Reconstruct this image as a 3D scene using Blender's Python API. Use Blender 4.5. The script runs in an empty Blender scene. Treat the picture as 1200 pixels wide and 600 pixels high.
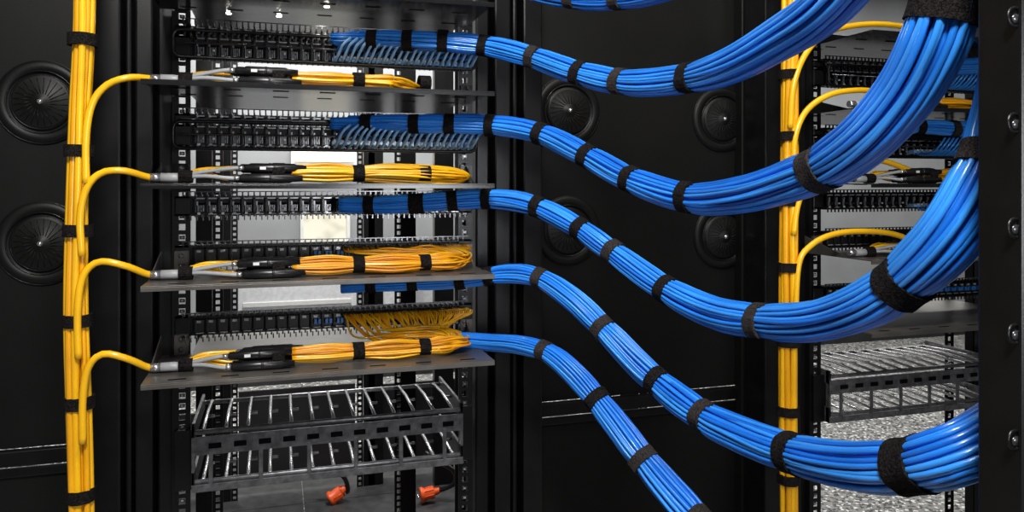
import bpy, math, random
import numpy as np
from mathutils import Vector
random.seed(7); rng=np.random.default_rng(7)
F=900.0; HZ=215.0; CZ=1.25; TH=math.radians(17.0)
S,C_=math.sin(TH),math.cos(TH)
def ray(px,py):
    w=(px-600)/F; v=(HZ-py)/F
    return np.array([S+w*C_, C_-w*S, v])
def P(px,py,Y):
    r=ray(px,py); p=r*(Y/r[1]); p[2]+=CZ; return p
def D(px,py,d):
    p=ray(px,py)*d; p[2]+=CZ; return p
# ---------------------------------------------------------------- materials
def mat(name,col,rough=.5,metal=0,spec=.5,noise=None,bump=None,coat=0,emis=None):
    m=bpy.data.materials.new(name); m.use_nodes=True
    nt=m.node_tree; b=nt.nodes['Principled BSDF']
    b.inputs['Base Color'].default_value=(*col,1); b.inputs['Roughness'].default_value=rough
    b.inputs['Metallic'].default_value=metal; b.inputs['Specular IOR Level'].default_value=spec
    b.inputs['Coat Weight'].default_value=coat; b.inputs['Coat Roughness'].default_value=.12
    if emis:
        b.inputs['Emission Color'].default_value=(*emis[0],1); b.inputs['Emission Strength'].default_value=emis[1]
    tc=nt.nodes.new('ShaderNodeTexCoord')
    if noise:
        n=nt.nodes.new('ShaderNodeTexNoise'); n.inputs['Scale'].default_value=noise[0]; n.inputs['Detail'].default_value=4
        nt.links.new(tc.outputs['Object'],n.inputs['Vector'])
        r=nt.nodes.new('ShaderNodeValToRGB'); r.color_ramp.elements[0].position=.35; r.color_ramp.elements[1].position=.65
        r.color_ramp.elements[0].color=(*[c*(1-noise[1]) for c in col],1); r.color_ramp.elements[1].color=(*[min(1,c*(1+noise[1])) for c in col],1)
        nt.links.new(n.outputs['Fac'],r.inputs['Fac']); nt.links.new(r.outputs['Color'],b.inputs['Base Color'])
    if bump:
        n=nt.nodes.new('ShaderNodeTexNoise'); n.inputs['Scale'].default_value=bump[0]; n.inputs['Detail'].default_value=3
        nt.links.new(tc.outputs['Object'],n.inputs['Vector'])
        bp=nt.nodes.new('ShaderNodeBump'); bp.inputs['Strength'].default_value=bump[1]; bp.inputs['Distance'].default_value=bump[2]
        nt.links.new(n.outputs['Fac'],bp.inputs['Height']); nt.links.new(bp.outputs['Normal'],b.inputs['Normal'])
    return m
M={}
M['blk']=mat('black_powdercoat',(.0042,.0042,.0045),.30,0,.4,noise=(30,.25),bump=(900,.15,.0005))
M['blk2']=mat('black_satin_panel',(.0052,.0052,.0050),.45,0,.22,noise=(4,.3),bump=(600,.2,.0004))
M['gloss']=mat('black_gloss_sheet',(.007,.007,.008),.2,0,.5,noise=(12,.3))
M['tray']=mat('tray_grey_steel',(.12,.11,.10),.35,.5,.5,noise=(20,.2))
M['hole']=mat('dark_recess',(.002,.002,.002),.8,0,.1)
M['metal']=mat('brushed_steel',(.62,.62,.63),.25,.85,noise=(60,.15))
M['shell']=mat('nickel_port_shell',(.50,.51,.53),.22,.55,noise=(60,.15))
M['chass']=mat('silver_painted_chassis',(.80,.82,.84),.4,.1,noise=(60,.08))
M['dmetal']=mat('dark_plated_steel',(.12,.12,.13),.24,.8,noise=(60,.25))
M['ladm']=mat('zinc_ladder_steel',(.19,.19,.20),.28,.7,noise=(90,.3),bump=(300,.2,.0005))
cb=dict(noise=(15,.12),coat=.8)
M['blueA']=mat('blue_jacket_a',(.018,.225,.84),.30,0,.5,**cb)
M['blueB']=mat('blue_jacket_b',(.036,.30,.94),.28,0,.5,**cb)
M['blueC']=mat('blue_jacket_c',(.008,.155,.70),.32,0,.5,**cb)
M['lblue']=mat('pale_blue_patch_cord',(.28,.56,.97),.25,0,.6,noise=(40,.15),coat=.6)
M['yelA']=mat('yellow_jacket_a',(.95,.49,.007),.32,0,.5,noise=(15,.1),coat=.4)
M['yelB']=mat('yellow_jacket_b',(.84,.38,.005),.32,0,.5,noise=(15,.1),coat=.4)
M['ora']=mat('amber_fiber',(.74,.28,.008),.35,0,.5,noise=(25,.15))
M['grycab']=mat('grey_fiber_tube',(.35,.36,.37),.4,0,.5,noise=(30,.1))
M['velcro']=mat('velcro_fabric',(.012,.010,.010),.95,0,.1,noise=(500,.8),bump=(700,1,.002))
M['velcro2']=mat('velcro_hook_face',(.036,.031,.030),.95,0,.1,noise=(700,.8),bump=(900,1,.002))
M['rub']=mat('black_rubber_boot',(.009,.009,.010),.3,0,.5,noise=(50,.2))
M['white']=mat('white_label',(.75,.75,.74),.5,noise=(50,.05))  # labels, and the specular dashes painted on the patch panels
M['teal']=mat('blue_adapter',(.03,.18,.55),.35,noise=(50,.2))
M['orange']=mat('orange_plug_body',(1,.12,.02),.4,0,.5,noise=(20,.1))
M['wall']=mat('grey_painted_wall',(.27,.28,.29),.8,noise=(3,.08),bump=(80,.1,.002))
M['ceil']=mat('ceiling_paint',(.10,.10,.10),.9,noise=(3,.08))
M['frame']=mat('white_window_frame',(.7,.7,.68),.5,noise=(20,.05))
M['led']=mat('led_emitter',(1,1,1),.3,emis=((1,.95,.85),200),noise=None)  # emission stands in for reflected star glints on the glossy shelf
M['warm']=mat('warm_luminaire_diffuser',(1,1,1),.3,emis=((1,.66,.24),1.3),noise=None)
M['dgry']=mat('dark_grey_sheet',(.03,.03,.032),.45,.3,noise=(8,.2))
M['tile']=mat('dark_antistatic_tile',(.045,.045,.047),.5,0,.4,noise=(25,.3))  # made-up tiles, added to darken the floor behind the racks
def winmat():
    m=bpy.data.materials.new('daylight_outside'); m.use_nodes=True; nt=m.node_tree
    b=nt.nodes['Principled BSDF']; tc=nt.nodes.new('ShaderNodeTexCoord')
    n=nt.nodes.new('ShaderNodeTexNoise'); n.inputs['Scale'].default_value=5; n.inputs['Detail'].default_value=2
    r=nt.nodes.new('ShaderNodeValToRGB'); e=r.color_ramp.elements
    e[0].position=.36; e[0].color=(.30,.36,.22,1); e[1].position=.56; e[1].color=(1,.93,.74,1)
    nt.links.new(tc.outputs['Object'],n.inputs['Vector']); nt.links.new(n.outputs['Fac'],r.inputs['Fac'])
    nt.links.new(r.outputs['Color'],b.inputs['Emission Color']); b.inputs['Emission Strength'].default_value=.95
    b.inputs['Base Color'].default_value=(.1,.1,.1,1); return m
M['win']=winmat()
def floormat():
    m=bpy.data.materials.new('speckled_raised_floor'); m.use_nodes=True; nt=m.node_tree
    b=nt.nodes['Principled BSDF']; tc=nt.nodes.new('ShaderNodeTexCoord')
    v=nt.nodes.new('ShaderNodeTexVoronoi'); v.inputs['Scale'].default_value=95
    r=nt.nodes.new('ShaderNodeValToRGB'); e=r.color_ramp.elements; r.color_ramp.interpolation='CONSTANT'
    e[0].position=0; e[0].color=(.05,.05,.05,1); e[1].position=.28; e[1].color=(.21,.21,.21,1)
    x=r.color_ramp.elements.new(.55); x.color=(.30,.30,.29,1)
    x=r.color_ramp.elements.new(.88); x.color=(.78,.78,.76,1)
    sx=nt.nodes.new('ShaderNodeSeparateColor')
    nt.links.new(tc.outputs['Object'],v.inputs['Vector']); nt.links.new(v.outputs['Color'],sx.inputs['Color'])
    nt.links.new(sx.outputs['Red'],r.inputs['Fac']); nt.links.new(r.outputs['Color'],b.inputs['Base Color'])
    b.inputs['Roughness'].default_value=.4; return m
M['floor']=floormat()
# ---------------------------------------------------------------- mesh builder
class MB:
    def __init__(s): s.v=[];s.f=[];s.m=[];s.sm=[];s.mats=[];s.n=0
    def mi(s,k):
        if k not in s.mats: s.mats.append(k)
        return s.mats.index(k)
    def add(s,verts,faces,k,smooth=False):
        o=s.n; s.v.extend([tuple(map(float,p)) for p in verts]); s.n+=len(verts); i=s.mi(k)
        for f in faces: s.f.append(tuple(a+o for a in f)); s.m.append(i); s.sm.append(smooth)
    def box(s,x0,x1,y0,y1,z0,z1,k):
        v=[(x0,y0,z0),(x1,y0,z0),(x1,y1,z0),(x0,y1,z0),(x0,y0,z1),(x1,y0,z1),(x1,y1,z1),(x0,y1,z1)]
        s.add(v,[(0,3,2,1),(4,5,6,7),(0,1,5,4),(1,2,6,5),(2,3,7,6),(3,0,4,7)],k)
    def tube(s,pts,r,n=8,k='blk',cap=True,closed=False,flat=1.0):
        pts=np.asarray(pts,float); N=len(pts)
        if np.isscalar(r): r=np.full(N,r)
        T,A,B=frames(pts,closed)
        a=np.arange(n)*2*math.pi/n
        V=pts[:,None,:]+r[:,None,None]*(np.cos(a)[None,:,None]*A[:,None,:]+flat*np.sin(a)[None,:,None]*B[:,None,:])
        V=V.reshape(-1,3); fs=[]
        L=N if closed else N-1
        for i in range(L):
            i2=(i+1)%N
            for j in range(n):
                j2=(j+1)%n; fs.append((i*n+j,i*n+j2,i2*n+j2,i2*n+j))
        s.add(V,fs,k,True)
        if cap and not closed:
            o=s.n-len(V); i=s.mi(k)
            s.f.append(tuple(o+j for j in range(n))[::-1]); s.m.append(i); s.sm.append(False)
            s.f.append(tuple(o+(N-1)*n+j for j in range(n))); s.m.append(i); s.sm.append(False)
    def lathe(s,c,prof,n,k,axis='y'):
        V=[];fs=[]
        for (r,h) in prof:
            for j in range(n):
                a=2*math.pi*j/n
                V.append((c[0]+r*math.cos(a),c[1]-h,c[2]+r*math.sin(a)))
        for i in range(len(prof)-1):
            for j in range(n):
                j2=(j+1)%n; fs.append((i*n+j,i*n+j2,(i+1)*n+j2,(i+1)*n+j))
        s.add(V,fs,k,True)
    def build(s,name,parent=None,bevel=0):
        me=bpy.data.meshes.new(name); me.from_pydata(s.v,[],s.f)
        me.polygons.foreach_set('material_index',s.m); me.polygons.foreach_set('use_smooth',s.sm)
        for k in s.mats: me.materials.append(M[k])
        me.update(); o=bpy.data.objects.new(name,me); bpy.context.scene.collection.objects.link(o)
        if parent: o.parent=parent
        if bevel:
            b=o.modifiers.new('bevel','BEVEL'); b.width=bevel; b.segments=2; b.limit_method='ANGLE'
        return o
def empty(name,loc=(0,0,0)):
    o=bpy.data.objects.new(name,None); o.empty_display_size=.05; bpy.context.scene.collection.objects.link(o); return o
def frames(pts,closed=False):
    pts=np.asarray(pts,float)
    if closed: T=np.roll(pts,-1,0)-np.roll(pts,1,0)
    else: T=np.gradient(pts,axis=0)
    T/= (np.linalg.norm(T,axis=1)[:,None]+1e-12)
    A=np.zeros_like(T); up=np.array([0,0,1.]) if abs(T[0][2])<.8 else np.array([0,1.,0])
    a=up-T[0]*np.dot(up,T[0]); a/=np.linalg.norm(a); A[0]=a
    for i in range(1,len(T)):
        a=A[i-1]-T[i]*np.dot(A[i-1],T[i]); A[i]=a/np.linalg.norm(a)
    B=np.cross(T,A); return T,A,B
def spline(cp,step=.01,dim=None):
    cp=np.asarray(cp,float); n=len(cp)
    c=np.vstack([2*cp[0]-cp[1],cp,2*cp[-1]-cp[-2]]); out=[]
    for i in range(n-1):
        p0,p1,p2,p3=c[i],c[i+1],c[i+2],c[i+3]; m=14
        for t in np.arange(m)/m:
            out.append(.5*((2*p1)+(-p0+p2)*t+(2*p0-5*p1+4*p2-p3)*t*t+(-p0+3*p1-3*p2+p3)*t**3))
    out.append(cp[-1]); out=np.array(out)
    d=np.r_[0,np.cumsum(np.linalg.norm(np.diff(out[:,:3],axis=0),axis=1))]
    k=max(3,int(d[-1]/step)+1); q=np.linspace(0,d[-1],k)
    return np.stack([np.interp(q,d,out[:,j]) for j in range(out.shape[1])],1)
def sleeve(mb,pts,rad,k='velcro',n=28,thick=.0015,ecc=None):
    N=len(pts); T,A,B=frames(pts); ph=random.random()*6
    a=np.arange(n)*2*math.pi/n
    rr=1+.03*np.sin(3*a+ph)+.02*np.sin(5*a+ph*2)
    tail=((a-ph)%(2*math.pi))<1.3
    def ring(i,e): 
        R=(rad[i]+e+tail*thick*.9)*rr
        return pts[i]+R[:,None]*(np.cos(a)[:,None]*A[i]+np.sin(a)[:,None]*B[i])
    V=[ring(0,-.002)]
    for i in range(N): V.append(ring(i,thick))
    V.append(ring(N-1,-.002)); L=len(V); V=np.concatenate(V)
    fs=[(i*n+j,i*n+(j+1)%n,(i+1)*n+(j+1)%n,(i+1)*n+j) for i in range(L-1) for j in range(n)]
    mb.add(V,fs,k,False)
# ---------------------------------------------------------------- room
def room():
    for nm,b,k in [('floor',(-3.2,7,-1.5,5.2,-.05,0),'floor'),('ceiling',(-3.2,7,-1.5,5.2,2.8,2.85),'ceil'),
                   ('wall_left',(-3.25,-3.2,-1.5,5.2,0,2.8),'wall'),('wall_right',(7,7.05,-1.5,5.2,0,2.8),'wall')]:
        m=MB(); m.box(*b,k); m.build(nm)
    m=MB()
    for ix in range(4):
        for iy in range(3): m.box(-1.1+ix*.6,-1.1+ix*.6+.597,1.9+iy*.6,1.9+iy*.6+.597,.0,.004,'tile')
    m.build('floor_tile_mat')  # added dark tiles, laid only to tone the floor down
    wx0,wz0=P(352,300,5)[0],P(348,300,5)[2]; wx1=P(410,262,5)[0]; wz1=P(380,246,5)[2]
    m=MB(); m.box(-3.2,wx0,5,5.1,0,2.8,'wall'); m.box(wx1,7,5,5.1,0,2.8,'wall'); m.box(wx0,wx1,5,5.1,0,wz0,'wall'); m.box(wx0,wx1,5,5.1,wz1,2.8,'wall'); m.build('wall_back')
    m=MB(); t=.02
    m.box(wx0,wx1,5.06,5.07,wz0,wz1,'win')
    m.box(wx0,wx0+t,4.98,5.05,wz0,wz1,'frame'); m.box(wx1-t,wx1,4.98,5.05,wz0,wz1,'frame')
    m.box(wx0,wx1,4.98,5.05,wz0,wz0+t,'frame'); m.box(wx0,wx1,4.98,5.05,wz1-t,wz1,'frame')
    m.build('window_1')
    m=MB(); m.box(-3.2,7,4.985,5,0,.09,'dgry'); m.build('baseboard_back')
    e=empty('wall_light'); m=MB()
    a=P(345,189,4.93); b=P(415,179,4.93)
    m.box(a[0],b[0],4.93,4.94,a[2],b[2],'warm'); m.box(a[0]-.02,b[0]+.02,4.94,4.999,a[2]-.02,b[2]+.02,'frame'); m.build('fixture',e)
room()
# ---------------------------------------------------------------- perforated rail
def rail(mb,x0,x1,y,z0,z1,k='blk',nuts=True,dy=.0025,pitch=.015875,hole=.0095):
    w=x1-x0; hx=(w-hole)/2
    mb.box(x0,x0+hx,y,y+dy,z0,z1,k); mb.box(x1-hx,x1,y,y+dy,z0,z1,k)
    z=z0; i=0
    while z<z1-pitch:
        mb.box(x0+hx,x1-hx,y,y+dy,z,z+pitch-hole,k)
        if nuts and i%3!=1:
            mb.box(x0+hx+.001,x1-hx-.001,y+dy+.001,y+dy+.004,z+pitch-hole+.002,z+pitch-.002,'dmetal')
            mb.box(x0+hx+.003,x1-hx-.003,y+dy,y+dy+.002,z+pitch-hole+.0035,z+pitch-.0035,'shell')
        z+=pitch; i+=1
XL,XR=-.147,.315
def rack(dx,first=True):
    e=empty('server_rack')
    z0,z1=.0,2.2
    m=MB()
    for a,b,y0,y1 in [(-.262,-.218,1.235,1.30),(-.214,-.206,1.25,1.32),(-.200,-.176,1.243,1.31),(-.172,-.150,1.262,1.31)]:
        m.box(dx+a,dx+b,y0,y1,z0,z1,'blk')
    for a,b,y0,y1 in [(.322,.345,1.262,1.31),(.350,.378,1.243,1.31),(.384,.392,1.25,1.32),(.398,.432,1.235,1.30)]:
        m.box(dx+a,dx+b,y0,y1,z0,z1,'blk')
    m.box(dx-.262,dx-.15,1.31,1.335,z0,z1,'blk2'); m.box(dx+.322,dx+.432,1.31,1.335,z0,z1,'blk2')
    m.build('corner_posts',e,.003)
    m=MB()
    rail(m,dx+XL-.002,dx+XL+.022,1.25,z0+.3,z1)
    rail(m,dx+XR-.026,dx+XR-.004,1.25,z0+.3,z1)
    m.box(dx+XL-.004,dx+XL-.002,1.25,1.29,z0+.3,z1,'blk'); m.box(dx+XR-.004,dx+XR-.002,1.25,1.29,z0+.3,z1,'blk')
    rail(m,dx+XL-.002,dx+XL+.022,1.98,z0,z1,nuts=False); rail(m,dx+XR-.026,dx+XR-.004,1.98,z0,z1,nuts=False)
    m.box(dx+XR-.006,dx+XR+.03,1.985,2.03,z0,z1,'blk'); m.box(dx+XL-.04,dx+XL-.003,1.985,2.03,z0,z1,'blk')
    rail(m,dx+XR-.004,dx+XR+.02,1.374,z0+.3,z1)
    m.build('mounting_rails',e)
    m=MB()
    m.box(dx-.262,dx+.432,1.24,2.03,2.2,2.25,'blk'); m.box(dx-.262,dx+.432,1.24,1.88,0,.05,'blk')
    m.build('frame_ends',e,.004)
OFF=1.134
rack(0); rack(OFF)
def back_rack():
    e=empty('open_frame_rack'); m=MB()
    for x in (-.16,.325):
        rail(m,x-.012,x+.012,3.2,0,2.2,'blk',nuts=False,pitch=.022,hole=.011)
        m.box(x+.015 if x>0 else x-.05,x+.06 if x>0 else x-.013,3.2,3.26,0,2.2,'blk')
    m.box(-.2,.39,3.2,3.26,2.2,2.25,'blk')
    m.build('frame',e)
    m=MB(); m.box(-.147,.31,3.2,3.5,CZ-.54,CZ-.40,'chass'); m.box(-.13,.29,3.195,3.2,CZ-.49,CZ-.47,'white')
    for i in range(5): m.box(-.1+i*.08,-.05+i*.08,3.196,3.2,CZ-.52,CZ-.505,'dgry')
    m.build('silver_chassis',e,.003)
    m=MB(); m.box(.42,.85,3.22,3.26,CZ-.56,CZ-.40,'chass'); m.box(.36,.42,3.2,3.3,0,2.2,'blk'); m.box(.5,.53,3.1,3.15,0,2.2,'dgry'); m.box(.62,.70,3.12,3.16,0,2.2,'blk'); m.build('side_channel',e)
    m=MB(); m.box(-.147,.31,3.24,3.25,.06,.42,'dgry'); m.box(.42,.95,3.27,3.28,.04,.40,'dgry'); m.box(-.5,-.21,3.27,3.28,.04,.34,'dgry')
    m.box(-.147,.31,3.235,3.24,.22,.23,'blk'); m.build('blanking_sheets',e,.002)
back_rack()
# ---------------------------------------------------------------- dark side panels with grommets
zb=CZ-.415
def side_panel(x0,x1,nm='vertical_cable_manager_panel'):
    e=empty(nm); m=MB()
    m.box(x0,x1,1.337,1.347,zb+.012,2.25,'blk2'); m.box(x0,x1,1.337,1.347,.0,zb-.02,'blk2')
    m.build('sheet',e,.002)
    m=MB(); m.box(x0,x1,1.337-.014,1.337,zb-.012,zb+.012,'blk'); m.box(x0,x1,1.33,1.337,zb-.03,zb-.016,'blk'); m.build('cross_beam',e,.002)
side_panel(-.62,-.20); side_panel(.38,.955)
def grommet(px,py):
    c=P(px,py,1.337); e=empty('round_grommet_cover'); m=MB()
    m.lathe(c,[(.064,0),(.064,.003),(.060,.006),(.048,.007),(.046,.003),(.044,.003),(.042,.008),(.038,.009),(.012,.011),(.008,.014),(.0001,.015)],48,'blk2')
    for rr in (.0635,.0475,.0415): 
        a=np.arange(40)*2*math.pi/40
        m.tube([(c[0]+rr*math.cos(t),c[1]-(.003 if rr>.06 else .0075),c[2]+rr*math.sin(t)) for t in a],.0009,6,'blk',closed=True)
    for i in range(24):
        a=i*2*math.pi/24
        p0=(c[0]+.013*math.cos(a),c[1]-.0115,c[2]+.013*math.sin(a)); p1=(c[0]+.037*math.cos(a+.15),c[1]-.0095,c[2]+.037*math.sin(a+.15))
        m.tube([p0,p1],.0006,5,'blk2')
    m.lathe((c[0],c[1]-.014,c[2]),[(.004,0),(.004,.002),(.0001,.003)],12,'metal')
    m.build('cover_disc',e)
for p in [(50,120),(50,285),(665,130),(845,140),(665,270),(846,277)]: grommet(*p)
# ---------------------------------------------------------------- trays
TZ=[.262,.1333,.0,-.131,-.256]
def tray(dx,z,deep=1.45,k='gloss'):
    e=empty('equipment_shelf'); m=MB(); zz=CZ+z; x0,x1=dx-.166,dx+.301
    m.box(x0,x1,1.07,1.245,zz-.002,zz,k)
    m.box(x0,x1,1.07,1.073,zz-.007,zz-.002,k)
    m.box(dx+XL+.024,dx+XR-.028,1.245,deep,zz-.002,zz,k)
    for xa in (x0,x1-.002):
        h=.03; y0=1.13 if xa==x0 else 1.19
        v=[(xa,y0,zz),(xa+.002,y0,zz),(xa+.002,1.245,zz),(xa,1.245,zz),(xa,1.245,zz+h),(xa+.002,1.245,zz+h)]
        m.add(v,[(0,1,2,3),(0,3,4),(1,5,2),(3,2,5,4),(0,4,5,1)],k)
    for i in range(7):
        xx=x0+.03+i*.065
        m.box(xx,xx+.022,1.085,1.089,zz+.0001,zz+.0006,'hole'); m.box(xx,xx+.022,1.14,1.144,zz-.0027,zz-.0021,'hole')
        m.box(xx,xx+.022,1.22,1.224,zz-.0027,zz-.0021,'hole')
    m.build('sheet_tray',e,.0006)
    m=MB()
    for xa in (dx+XL+.010,dx+XR-.014):
        m.lathe((xa,1.242,zz+.008),[(.004,0),(.004,.002),(.0001,.003)],12,'metal'); m.lathe((xa,1.242,zz+.023),[(.004,0),(.004,.002),(.0001,.003)],12,'metal')
    m.box(dx+XL,dx+XL+.02,1.243,1.249,zz,zz+.03,k); m.box(dx+XR-.02-.004,dx+XR-.004,1.243,1.249,zz,zz+.03,k)
    m.build('mounting_ears',e)
for dx in (0,OFF):
    for i,z in enumerate(TZ):
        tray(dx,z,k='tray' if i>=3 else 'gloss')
# ---------------------------------------------------------------- patch panels
def rrect(x0,x1,z0,z1,y,r,n=5):
    out=[]
    for cx,cz,a0 in [(x1-r,z1-r,0),(x0+r,z1-r,90),(x0+r,z0+r,180),(x1-r,z0+r,270)]:
        for i in range(n+1):
            a=math.radians(a0+90*i/n); out.append((cx+r*math.cos(a),y,cz+r*math.sin(a)))
    return out
def panel(dx,z,kind='copper',h=.036,ring=True):
    e=empty('patch_panel'); m=MB(); zc=CZ+z; x0,x1=dx+XL+.001,dx+XR-.005
    m.box(x0,x1,1.244,1.249,zc-h/2,zc-h/2+.004,'blk'); m.box(x0,x1,1.244,1.249,zc+h/2-.004,zc+h/2,'blk')
    m.box(x0+.02,x1-.02,1.252,1.262,zc-h/2,zc+h/2,'blk2')
    m.box(x0,x0+.022,1.244,1.249,zc-h/2,zc+h/2,'blk'); m.box(x1-.022,x1,1.244,1.249,zc-h/2,zc+h/2,'blk')
    m.build('face',e,.0008)
    m=MB(); n=24; pw=(x1-x0-.05)/n
    for i in range(n):
        a=x0+.025+i*pw+.0015+(i//6)*.0008
        m.box(a,a+.0022,1.242,1.252,zc-h/2+.005,zc+h/2-.005,'blk')
        m.box(a+.0022,a+.0030,1.2405,1.243,zc-h/2+.006,zc+h/2-.006,'dmetal')
        if kind=='copper':
            zz=(h/2-.004)
            m.box(a+.004,a+pw-.003,1.2495,1.252,zc-.002,zc+.0045,'hole')
            for j in range(4): m.box(a+.0048+j*.0026,a+.0060+j*.0026,1.247,1.2495,zc-zz*.8,zc+zz*.1,'shell')
            m.box(a+.003,a+pw-.002,1.2415,1.2434,zc+h/2-.0045,zc+h/2-.0025,'shell')
            m.box(a+.003,a+pw-.002,1.2415,1.2434,zc-h/2+.0020,zc-h/2+.0034,'shell' if i%2 else 'dmetal')
            m.box(a+.005,a+.009,1.2400,1.2413,zc-h/2+.002,zc-h/2+.0055,'white' if i%2==0 else 'shell')  # white bits here and below paint in specular dashes on the ports
            m.box(a+.004,a+.0062,1.238,1.2415,zc+.001,zc+.007,'shell')
            m.box(a+.010,a+.0125,1.238,1.2415,zc-.006,zc-.003,'white' if i%3==1 else 'dmetal')
        else:
            m.box(a+.003,a+pw-.003,1.240,1.250,zc-.009,zc+.009,'rub')
            if i>=10:
                m.box(a+.0045,a+.0085,1.228,1.240,zc-.004,zc+.003,'teal'); m.box(a+.0105,a+.0145,1.228,1.240,zc-.004,zc+.003,'teal')
            m.box(a+.004,a+.010,1.2385,1.2405,zc+.0045,zc+.008,'shell'); m.box(a+.003,a+pw-.003,1.2385,1.2405,zc-.0115,zc-.0100,'shell')
    m.build('ports',e)
    m=MB()
    t=52
    for i in range(t):
        a=x0+.012+i*(x1-x0-.024)/t
        m.box(a,a+.0022,1.225,1.244,zc+h/2-.001,zc+h/2+.002,'blk'); m.box(a,a+.002,1.225,1.2275,zc+h/2+.002,zc+h/2+.007,'dmetal')
        m.box(a,a+.0022,1.225,1.244,zc-h/2-.001,zc-h/2+.002,'blk'); m.box(a+.003,a+.0047,1.223,1.2255,zc-h/2-.006,zc-h/2+.001,'dmetal')
    m.box(x0+.01,x1-.01,1.224,1.2255,zc+h/2+.006,zc+h/2+.0075,'dmetal')
    m.build('finger_comb',e)
    if ring:
        m=MB()
        m.tube(rrect(x0+.002,x1-.002,zc-h/2-.004,zc+h/2+.002,1.205,.012),.0026,8,'blk',closed=True)
        m.tube([(x0+.01,1.205,zc),(x1-.01,1.205,zc)],.0016,6,'dmetal')
        for i in range(6):
            a=x0+.03+i*(x1-x0-.06)/5
            m.tube([(a,1.205,zc+h/2+.002),(a,1.246,zc+h/2-.004)],.0018,6,'blk'); m.tube([(a,1.205,zc-h/2-.004),(a,1.246,zc-h/2+.004)],.0018,6,'blk')
        m.build('lacing_ring',e)
PZ=[(.205,'copper',True),(.230,'copper',False),(.072,'copper',True),(.098,'copper',False),(-.034,'copper',False),(-.108,'fiber',False),(-.214,'fiber',False)]
for dx in (0,OFF):
    for z,k,r in PZ:
        if (z in(.230,.098)): panel(dx,z,k,.014,False)
        else: panel(dx,z,k,.03 if not r else .034,r)
# ---------------------------------------------------------------- ladder style lacing tray
def ladder(dx):
    e=empty('horizontal_cable_ladder'); m=MB(); x0,x1=dx-.118,dx+.288
    for z,k in ((CZ-.372,'ladm'),(CZ-.446,'ladm')):
        for y in (1.235,1.40):
            m.tube([(x0,y,z),(x1,y,z)],.0038,8,k)
        n=13
        for i in range(n):
            a=x0+.012+i*(x1-x0-.024)/(n-1)
            m.tube([(a,1.235,z+.002),(a+.0,1.32,z+.006),(a,1.40,z+.002)],.0028,7,'metal')
            m.tube([(a,1.30,z+.004),(a+.012,1.30,z+.004)],.0026,6,'ladm')
    m.box(x0-.004,x1+.004,1.229,1.2325,CZ-.405,CZ-.378,'ladm')
    m.box(x0-.004,x1+.004,1.229,1.2325,CZ-.46,CZ-.449,'ladm')
    for i in range(11):
        a=x0+.02+i*(x1-x0-.05)/10
        m.box(a,a+.018,1.2275,1.229,CZ-.396,CZ-.388,'hole')
        if i%2==0: m.box(a,a+.006,1.228,1.2315,CZ-.45,CZ-.40,'ladm')
    for x in (x0-.004,x1):
        m.box(x,x+.004,1.23,1.41,CZ-.46,CZ-.43,'ladm'); m.box(x,x+.004,1.23,1.41,CZ-.385,CZ-.36,'ladm'); m.box(x,x+.004,1.23,1.24,CZ-.46,CZ-.36,'ladm')
    m.box(dx+XL,x0,1.243,1.249,CZ-.46,CZ-.37,'blk'); m.box(x1,dx+XR-.004,1.243,1.249,CZ-.46,CZ-.37,'blk')
    m.build('ladder_frame',e,.0005)
ladder(0); ladder(OFF)
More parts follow.
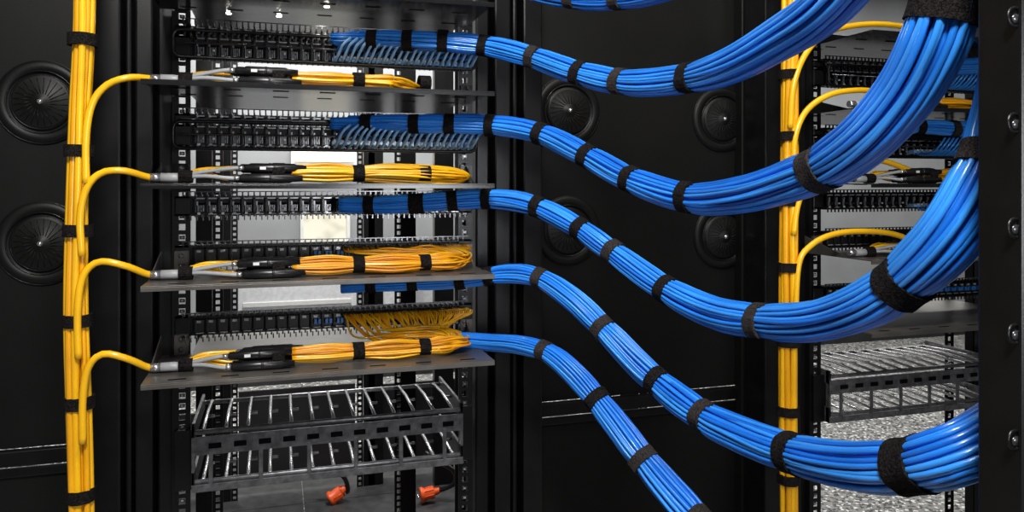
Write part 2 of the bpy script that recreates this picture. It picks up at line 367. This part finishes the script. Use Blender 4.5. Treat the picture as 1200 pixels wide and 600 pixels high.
# ---------------------------------------------------------------- blue bundles
def dofpx(px): return float(np.interp(px,[380,570,600,700,800,900,1000,1100,1145,1170,1250],[1.175,1.175,1.16,1.06,.95,.82,.70,.62,.61,.62,.64]))
def hexring(k):
    if k==0: return [(0,0)]
    return [( (k)*math.cos(2*math.pi*i/(6*k)), (k)*math.sin(2*math.pi*i/(6*k))) for i in range(6*k)]
def bundle(cps,straps,ports=None,widths=None,dmod=None):
    e=empty('network_cable_bundle')
    cp=[]
    for (px,py,th) in cps:
        d=dofpx(px) if dmod is None else dmod(px); p=D(px,py,d); cp.append([*p,th*d/1800.,px])
    q=spline(cp,.009); c=q[:,:3]; R=q[:,3].copy(); pxs=q[:,4]; N=len(c)
    s=np.r_[0,np.cumsum(np.linalg.norm(np.diff(c,axis=0),axis=1))]
    for sp in straps:
        i=int(np.argmin(abs(pxs-sp))) ; R*=1-.10*np.exp(-((s-s[i])/.016)**2)
    T,A,B=frames(c)
    mb=MB(); blues=['blueA','blueA','blueB','blueB','blueC']
    strands=[]
    for k in (1,2,3,4):
        strands+= [(x/4.5,y/4.5,k) for x,y in hexring(k)]
    np_=0
    iend=int(np.argmin(abs(pxs-535)))
    for idx,(u,v,k) in enumerate(strands):
        rho=math.hypot(u,v); a0=math.atan2(v,u)+random.uniform(-.04,.04)
        f1,f2,p1,p2=random.uniform(5,12),random.uniform(12,22),random.random()*6.3,random.random()*6.3
        ang=a0+.10*np.sin(f1*s+p1)+.05*np.sin(f2*s+p2)+ .5*s
        rr=rho*(1+ .05*np.sin(f2*s+p1))
        cr=R/8.6
        pts=c+(rr*R)[:,None]*(np.cos(ang)[:,None]*A+np.sin(ang)[:,None]*B)
        st=0
        if ports is not None:
            st=random.randint(0,max(1,int(iend*.25))) if k<3 else 0
            if k==4:
                j=np_; np_+=1
                xp=ports['x0']+ (ports['x1']-ports['x0'])*j/23
                st=int(np.argmin(abs(c[:iend+1,0]-(xp+.022))))
                st=max(st,1)
                a=np.array([xp,1.243,ports['z']]); b=np.array([xp-.003,1.222,ports['z']-.001]); cc=np.array([xp+.004,1.198,(ports['z']+c[st][2])/2-.004])
                lead=spline(np.array([a,b,cc,pts[st]]),.006)[:-1]
                pts2=np.vstack([lead,pts[st:]]); rad=np.r_[np.full(len(lead),cr[st]),cr[st:]]
                mb.tube(pts2,rad,7,random.choice(blues)); continue
        mb.tube(pts[st:],cr[st:],8 if k>2 else 5,blues[random.randrange(5)])
    mb.build('cables',e)
    mb=MB()
    for n_,sp in enumerate(straps):
        i=int(np.argmin(abs(pxs-sp))); w=.0095 if sp<790 else .0105
        if widths and sp in widths: w=widths[sp]
        ss=np.linspace(s[i]-w*.8,s[i]+w*.8,5)
        pp=np.stack([np.interp(ss,s,c[:,j]) for j in range(3)],1)
        rad=np.interp(ss,s,R)*1.015
        sleeve(mb,pp,rad,'velcro' if sp<600 or random.random()<.55 else 'velcro2')
    if straps: mb.build('velcro_straps',e)
xa,xb=P(392,80,1.243)[0],P(545,80,1.243)[0]
bundle([(560,-40,25),(610,-18,26),(655,-5,26),(700,-1,28),(755,-8,31),(820,-32,36),(880,-80,42)],[672,725])
bundle([(388,45,18),(430,46,22),(480,47,23),(522,49,24),(569,54,25),(620,66,26),(680,86,29),(740,97,32),(808,91,37),(860,75,44),(915,45,52),(968,8,58),(1020,-50,66)],
       [435,478,522,569,627,681,725,808],ports=dict(x0=xa,x1=xb,z=CZ+.203))
bundle([(388,145,18),(433,145,21),(482,145,22),(524,145,23),(580,147,25),(635,157,26),(690,184,28),(740,211,31),(808,232,36),(870,228,43),(925,212,50),(975,190,58),(1023,155,66),(1065,105,71),(1094,50,75),(1108,0,78),(1113,-50,80)],
       [433,482,524,578,634,690,737,808,962,1107],ports=dict(x0=xa,x1=xb,z=CZ+.070),widths={962:.013,1107:.02})
bundle([(398,240,18),(450,240,21),(510,237,23),(570,233,24),(620,239,25),(670,262,26),(720,297,28),(780,339,32),(840,367,38),(900,377,42),(960,375,48),(1020,355,57),(1070,320,66),(1114,275,72),(1150,215,74),(1176,150,76),(1190,80,76),(1196,-20,76)],
       [430,490,528,574,630,678,717,783,895,1055,1160],widths={1055:.013,1160:.012,490:.014})
bundle([(400,338,12),(470,334,14),(540,329,18),(590,321,22),(630,325,24),(670,350,27),(710,388,30),(760,438,33),(820,485,37),(870,510,41),(930,532,47),(990,545,54),(1050,547,62),(1110,535,68),(1165,508,70),(1230,465,70),(1300,410,70)],
       [434,485,537,572,632,708,768,825,928,1068],widths={928:.012,1068:.017})
bundle([(520,397,18),(572,401,20),(610,404,22),(645,415,25),(680,445,28),(715,487,31),(750,533,34),(785,575,37),(830,625,42)],
       [637,700,753,820],dmod=lambda px: float(np.interp(px,[520,572,640,830],[1.21,1.19,1.12,.92])))
dr_=lambda px: 1.165/(C_-(px-600)/F*S)
bundle([(1058,84,15),(1085,80,17),(1120,79,19),(1160,76,19),(1240,72,20),(1330,66,21)],[1075,1112],dmod=dr_)
bundle([(1058,150,15),(1085,149,17),(1120,151,19),(1160,152,19),(1240,154,20),(1330,158,21)],[1075,1115],dmod=dr_)
def cords(z,dx=0,name='patch_cord_row'):
    e=empty(name); m=MB()
    for i in range(22):
        x=dx+xa+(xb-xa)*i/21.0; x+=random.uniform(-.001,.001)
        m.tube(spline([(x,1.244,CZ+z),(x-.001,1.212,CZ+z-.007),(x+.001,1.190,CZ+z-.002),(x+.008,1.178,CZ+z+.014),(x+.020,1.18,CZ+z+.026)],.004),.0022,7,'lblue' if dx==0 else 'blueB')
        m.box(x-.004,x+.004,1.232,1.246,CZ+z-.004,CZ+z+.004,'lblue'); m.box(x-.002,x+.002,1.226,1.232,CZ+z+.002,CZ+z+.005,'white')
    m.build('cords',e)
cords(.194); cords(.063); cords(.194,OFF); cords(.063,OFF); cords(-.045,OFF)
# ---------------------------------------------------------------- yellow trunks
def trunk(px_list,Y,R,rs,straps,arcs,arcr,dx):
    e=empty('fiber_trunk_cable')
    cp=[P(px,py,Y) for px,py in px_list]
    cp=[np.array([cp[0][0],Y,2.19])]+cp+[np.array([cp[-1][0],Y,.002])]
    c=spline(np.array(cp),.02); s=-(c[:,2]-CZ); m=MB()
    offs=[(0,0)]+[(math.cos(a),math.sin(a)) for a in np.arange(8)*math.pi/4]
    for k,(u,v) in enumerate(offs):
        ph=random.random()*6; ph2=random.random()*6
        x=c.copy(); x[:,0]+=u*(R-rs)+.0022*np.sin(7*s+ph); x[:,1]+=v*(R-rs)+.002*np.sin(5*s+ph2)
        m.tube(x,rs*random.uniform(.85,1.1),10,'yelA' if k%2 else 'yelB')
    m.build('cables',e)
    m=MB()
    for py in straps:
        z=P(px_list[0][0],py,Y)[2]
        zz=np.linspace(z+.008,z-.008,4); pp=np.stack([np.interp(-zz,-c[:,2],c[:,0]),np.full(4,Y),zz],1)
        sleeve(m,pp,np.full(4,R+.002),'velcro',24)
    m.build('velcro_straps',e)
    m=MB()
    for a in arcs: m.tube(spline(np.array(a),.008),arcr,10,'yelA')
    m.build('breakout_legs',e)
arcsL=[]
def arc(pp,end,Y=1.112):
    pts=[P(x,y,Y) for x,y in pp]; pts.append(np.array(end)); return pts
for pts,z in [([(101,215),(101,160),(108,122),(125,100),(150,91)],.1333),([(96,300),(94,255),(101,222),(118,203),(145,200)],0),
              ([(92,420),(91,365),(97,325),(115,307),(145,311)],-.131),([(97,520),(97,470),(103,432),(120,415),(148,420)],-.256)]:
    arcsL.append(arc(pts,(-.163,1.13,CZ+z+.008))+[np.array((-.14,1.13,CZ+z+.008))])
trunk([(98,-60),(97,50),(94,130),(92,250),(91,370),(93,470),(95,600),(95,680)],1.13,.0145,.0045,[47,177,270,375,471,579],arcsL,.0046,0)
arcsR=[]
for pts,z in [([(926,150),(930,100),(945,62),(970,38),(1010,29),(1050,30)],.262),([(930,200),(932,160),(945,130),(970,112),(1000,106),(1030,108)],.1333),
              ([(930,275),(935,240),(950,205),(975,189),(1005,184),(1040,190)],0),([(932,370),(936,310),(950,288),(975,275),(1010,271),(1050,275)],-.131)]:
    en=P(1095,HZ-(z+.012)*900/1.6,1.10); arcsR.append(arc(pts,(en[0],1.12,CZ+z+.012)))
trunk([(926,-60),(925,50),(924,250),(924,420),(924,680)],1.13,.0155,.005,[88,160,236,313,400,481,560],arcsR,.0052,OFF)
# ---------------------------------------------------------------- fibre harness on trays
def harness(dx,z,fan=True,nf=26,full=True,pz=None):
    e=empty('fiber_breakout_harness'); zz=CZ+z
    m=MB()
    m.tube([(dx-.163,1.13,zz+.008),(dx-.150,1.13,zz+.008)],.0058,12,'metal'); m.tube([(dx-.150,1.13,zz+.008),(dx-.118,1.13,zz+.008)],.0062,12,'grycab')
    m.build('metal_sleeve',e)
    m=MB(); sleeve(m,np.array([(dx-.128+i*.006,1.13,zz+.009) for i in range(4)]),np.full(4,.0072),'velcro',20)
    for xx,r in ((.002,.0165),(.112,.0138),(.208,.0132)):
        n=26; V=[];
        for xo,ee in ((-.008,-.002),(-.008,.0015),(.008,.0015),(.008,-.002)):
            for j in range(n):
                a=2*math.pi*j/n; V.append((dx+xx+xo,1.125+(r*1.25+ee)*math.cos(a),zz+.0145+min(1,1)*(r*.78+ee)*math.sin(a)))
        m.add(V,[(i*n+j,i*n+(j+1)%n,(i+1)*n+(j+1)%n,(i+1)*n+j) for i in range(3) for j in range(n)],'velcro')
    m.build('velcro_straps',e)
    m=MB(); b=MB()
    boots=[(1.108,.007),(1.122,.0065),(1.137,.007),(1.113,.021),(1.128,.0215),(1.143,.020)]
    for i,(y,h) in enumerate(boots):
        xs=dx-.052+random.uniform(-.014,.008)
        m.tube(spline([(dx-.12,1.13,zz+.008+.001*i),(dx-.095,1.13+(y-1.125)*.7,zz+.010+.002*i),(xs-.01,y,zz+h),(xs+.005,y,zz+h)],.006),.0028,7,'yelA' if i%3 else 'grycab')
        b.tube([(xs,y,zz+h),(xs+.004,y,zz+h),(xs+.014,y,zz+h),(xs+.016,y,zz+h),(xs+.068,y,zz+h),(xs+.070,y,zz+h),(xs+.084,y,zz+h)],np.array([.003,.0055,.0055,.0068,.0066,.005,.0042]),12,'rub')
        b.tube([(xs-.006,y,zz+h),(xs+.001,y,zz+h)],.0035,10,'metal'); b.tube([(xs+.040,y,zz+h),(xs+.043,y,zz+h)],.0072,12,'rub')
        if i==3: b.box(xs+.022,xs+.030,y-.0072,y-.0066,zz+h-.002,zz+h+.002,'white')
    b.build('furcation_boots',e)
    if pz is None: pz=z+.008
    xp0,xp1=P(402,300,1.235)[0],P(546,300,1.235)[0]
    for i in range(nf):
        a=random.random()*6.28; r=math.sqrt(random.random()); yb=1.125+.019*r*math.cos(a); zbb=zz+.0145+.0122*r*math.sin(a)
        t=i/(nf-1); xp=dx+xp0+t*(xp1-xp0)
        def j(k=.002): return random.uniform(-k,k)
        k1=lambda v,c0,f: c0+(v-c0)*f
        ys,zs=k1(yb,1.125,.85),k1(zbb,zz+.0145,.8)
        if fan:
            dr=.258+.022*t+j(.010); lift=random.random()
            ztop=CZ+pz; xq=xp+.010+.03*(1-t)*random.random(); xq=min(xq,dx+dr-.03)
            yy=1.158+.035*lift
            pts=[(dx+.02,ys,zs),(dx+.07,yb+j(.003),zbb+j()),(dx+.112,ys,zs),(dx+.16,yb+j(.006),zbb+j(.003)),(dx+.208,ys,zs),(dx+dr-.025,yb+.004,zbb+.001),(dx+dr,1.140+.02*lift,zz+.010+.012*lift),(dx+dr-.014,yy+.006,zz+.012+.016*lift)]
            xm=(dx+dr-.014+xq)/2
            if dx+dr-.014-xq>.035: pts.append((xm,yy+.008+j(.008),zz+.010+.019*lift+.004*t+j(.004)))
            pts+=[(xq,1.196+.008*lift,zz+.014+.014*lift+j(.003)),(xp+.004,1.214,ztop-.006),(xp+j(.001),1.232,ztop)]
        else:
            dr=random.uniform(.235,.283) if full else random.uniform(.17,.22)
            pts=[(dx+.02,ys,zs),(dx+.07,yb+j(.003),zbb+j()),(dx+.112,ys,zs),(dx+.16,yb+j(.006),zbb+j()),(dx+dr-.03,yb+.006,zbb-.003),(dx+dr,1.155+j(.01),zz+.007+.004*t),(dx+dr-.02,1.19,zz+.008),(dx+dr-.06-.05*t,1.205+j(.01),zz+.007),(dx+dr-.1-.1*t,1.236,zz+.006)]
        m.tube(spline(np.array(pts),.007),.0016 if fan else .0019 ,6,('ora' if (fan and random.random()<.35) else random.choice(['yelA','yelB'])))
    m.build('fibers',e)
harness(0,.1333,False,34,False); harness(0,0,False,40,True); harness(0,-.131,True,60,pz=-.100); harness(0,-.256,True,60,pz=-.205)
harness(OFF,-.131,True,18,pz=-.104); harness(OFF,0,False,18); harness(OFF,.1333,False,18); 
# ---------------------------------------------------------------- glowing discs imitating light glints under the top shelf
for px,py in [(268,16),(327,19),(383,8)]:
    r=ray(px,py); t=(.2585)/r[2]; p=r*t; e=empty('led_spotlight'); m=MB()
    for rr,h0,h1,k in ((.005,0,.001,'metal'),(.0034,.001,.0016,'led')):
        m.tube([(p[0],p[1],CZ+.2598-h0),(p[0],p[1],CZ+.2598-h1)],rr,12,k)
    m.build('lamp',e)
# ---------------------------------------------------------------- front cabinet post near camera
def post():
    e=empty('cabinet_door_post'); m=MB()
    x0=P(1145,300,.435)[0]
    m.box(x0,x0+.012,.40,.435,0,2.4,'blk'); m.box(x0+.012,x0+.16,.404,.435,0,2.4,'blk2')
    m.build('channel',e,.002)
    m=MB(); px=1189
    for py in (20,144,267,391,515,638,-100):
        c=P(px,py,.404)
        m.lathe(c,[(.0075,0),(.0075,.001),(.0058,.0016),(.0052,.0002)],20,'blk'); m.lathe(c,[(.0052,.0003),(.0001,.0003)],16,'hole')
        m.lathe((c[0]+.0005,c[1],c[2]-.001),[(.0034,.0004),(.003,.0012),(.0001,.0014)],14,'dmetal')
    m.build('bolt_holes',e)
post()
# ---------------------------------------------------------------- plugs
def plug(cab,c,dirv,nm='orange_power_plug'):
    e=empty(nm); m=MB(); c=np.array(c); dv=np.array(dirv,float); dv/=np.linalg.norm(dv)
    L=[-.045,-.04,-.02,-.018,.02,.024,.034,.036]; R=[.006,.012,.014,.024,.024,.03,.03,.02]
    m.tube([c+dv*l for l in L[:4]],np.array(R[:4]),14,'orange'); m.tube([c+dv*l for l in L[3:]],np.array(R[3:]),16,'orange')
    for i in range(8):
        a=i*math.pi/4; o=np.array([0,math.cos(a),math.sin(a)])*.024; m.tube([c+o+dv*-.014,c+o+dv*.02],.0025,6,'orange')
    for o in (-.008,.008): m.tube([c+dv*.036+np.array([0,o,0]),c+dv*.052+np.array([0,o,0])],.003,6,'metal')
    m.build('plug_body',e)
    m=MB(); m.tube(spline(np.array(cab+[c-dv*.04]),.02),.009,9,'rub'); m.build('cord',e)
p1=D(503,578,3.0); p1[2]=max(p1[2],.038)
plug([D(498,530,3.0),D(515,541,3.0),D(532,552,3.0),D(533,566,3.0),D(520,573,3.0)],p1,(-1,0,-.15))
p2=D(396,594,3.0); p2[2]=max(p2[2],.038)
plug([D(372,549,3.0),D(392,551,3.0),D(405,562,3.0),D(408,578,3.0)],p2,(-1,0.1,-.7))
# ---------------------------------------------------------------- lights
def area(name,loc,target,size,energy,col=(1,1,1),sy=None):
    l=bpy.data.lights.new(name,'AREA'); l.size=size; l.energy=energy; l.color=col
    if sy: l.shape='RECTANGLE'; l.size_y=sy
    o=bpy.data.objects.new(name,l); o.location=loc; o.rotation_euler=(Vector(target)-Vector(loc)).to_track_quat('-Z','Y').to_euler()
    bpy.context.scene.collection.objects.link(o)
area('softbox_light',(-.1,-.3,2.35),(.5,1.2,1.2),.35,38,(1,.98,.95))
area('softbox_light_low',(.5,-.9,1.25),(.3,1.2,1.2),.4,10,(.97,.98,1))  # unseen fill added at camera height to light the rack interior
area('ceiling_light',(0.3,4.3,2.75),(0.2,4.6,0),2.5,105,(1,.98,.94),.8)
area('ceiling_light_rear_aisle',(0.3,2.5,2.7),(0.2,3.2,.7),.6,55,(1,.98,.95),.3)  # unseen light added to brighten the silver chassis in the back rack
area('ceiling_light_side',(4.0,3.6,2.75),(4.0,3.6,0),2.5,70,(1,.98,.94),1.2)
area('ceiling_light_aisle',(.5,.6,2.75),(.5,.9,0),1.6,18,(1,.97,.92),.2)
w=bpy.data.worlds.new('w'); bpy.context.scene.world=w; w.use_nodes=True
w.node_tree.nodes['Background'].inputs[0].default_value=(.5,.52,.55,1); w.node_tree.nodes['Background'].inputs[1].default_value=.11
# ---------------------------------------------------------------- camera
cam=bpy.data.cameras.new('camera'); co=bpy.data.objects.new('camera',cam); bpy.context.scene.collection.objects.link(co)
cam.sensor_width=36; cam.lens=27; cam.shift_y=-(300-HZ)/1200; cam.clip_start=.02
co.location=(0,0,CZ); co.rotation_euler=(math.pi/2,0,-TH)
bpy.context.scene.camera=co
bpy.context.scene.view_settings.view_transform='Standard'
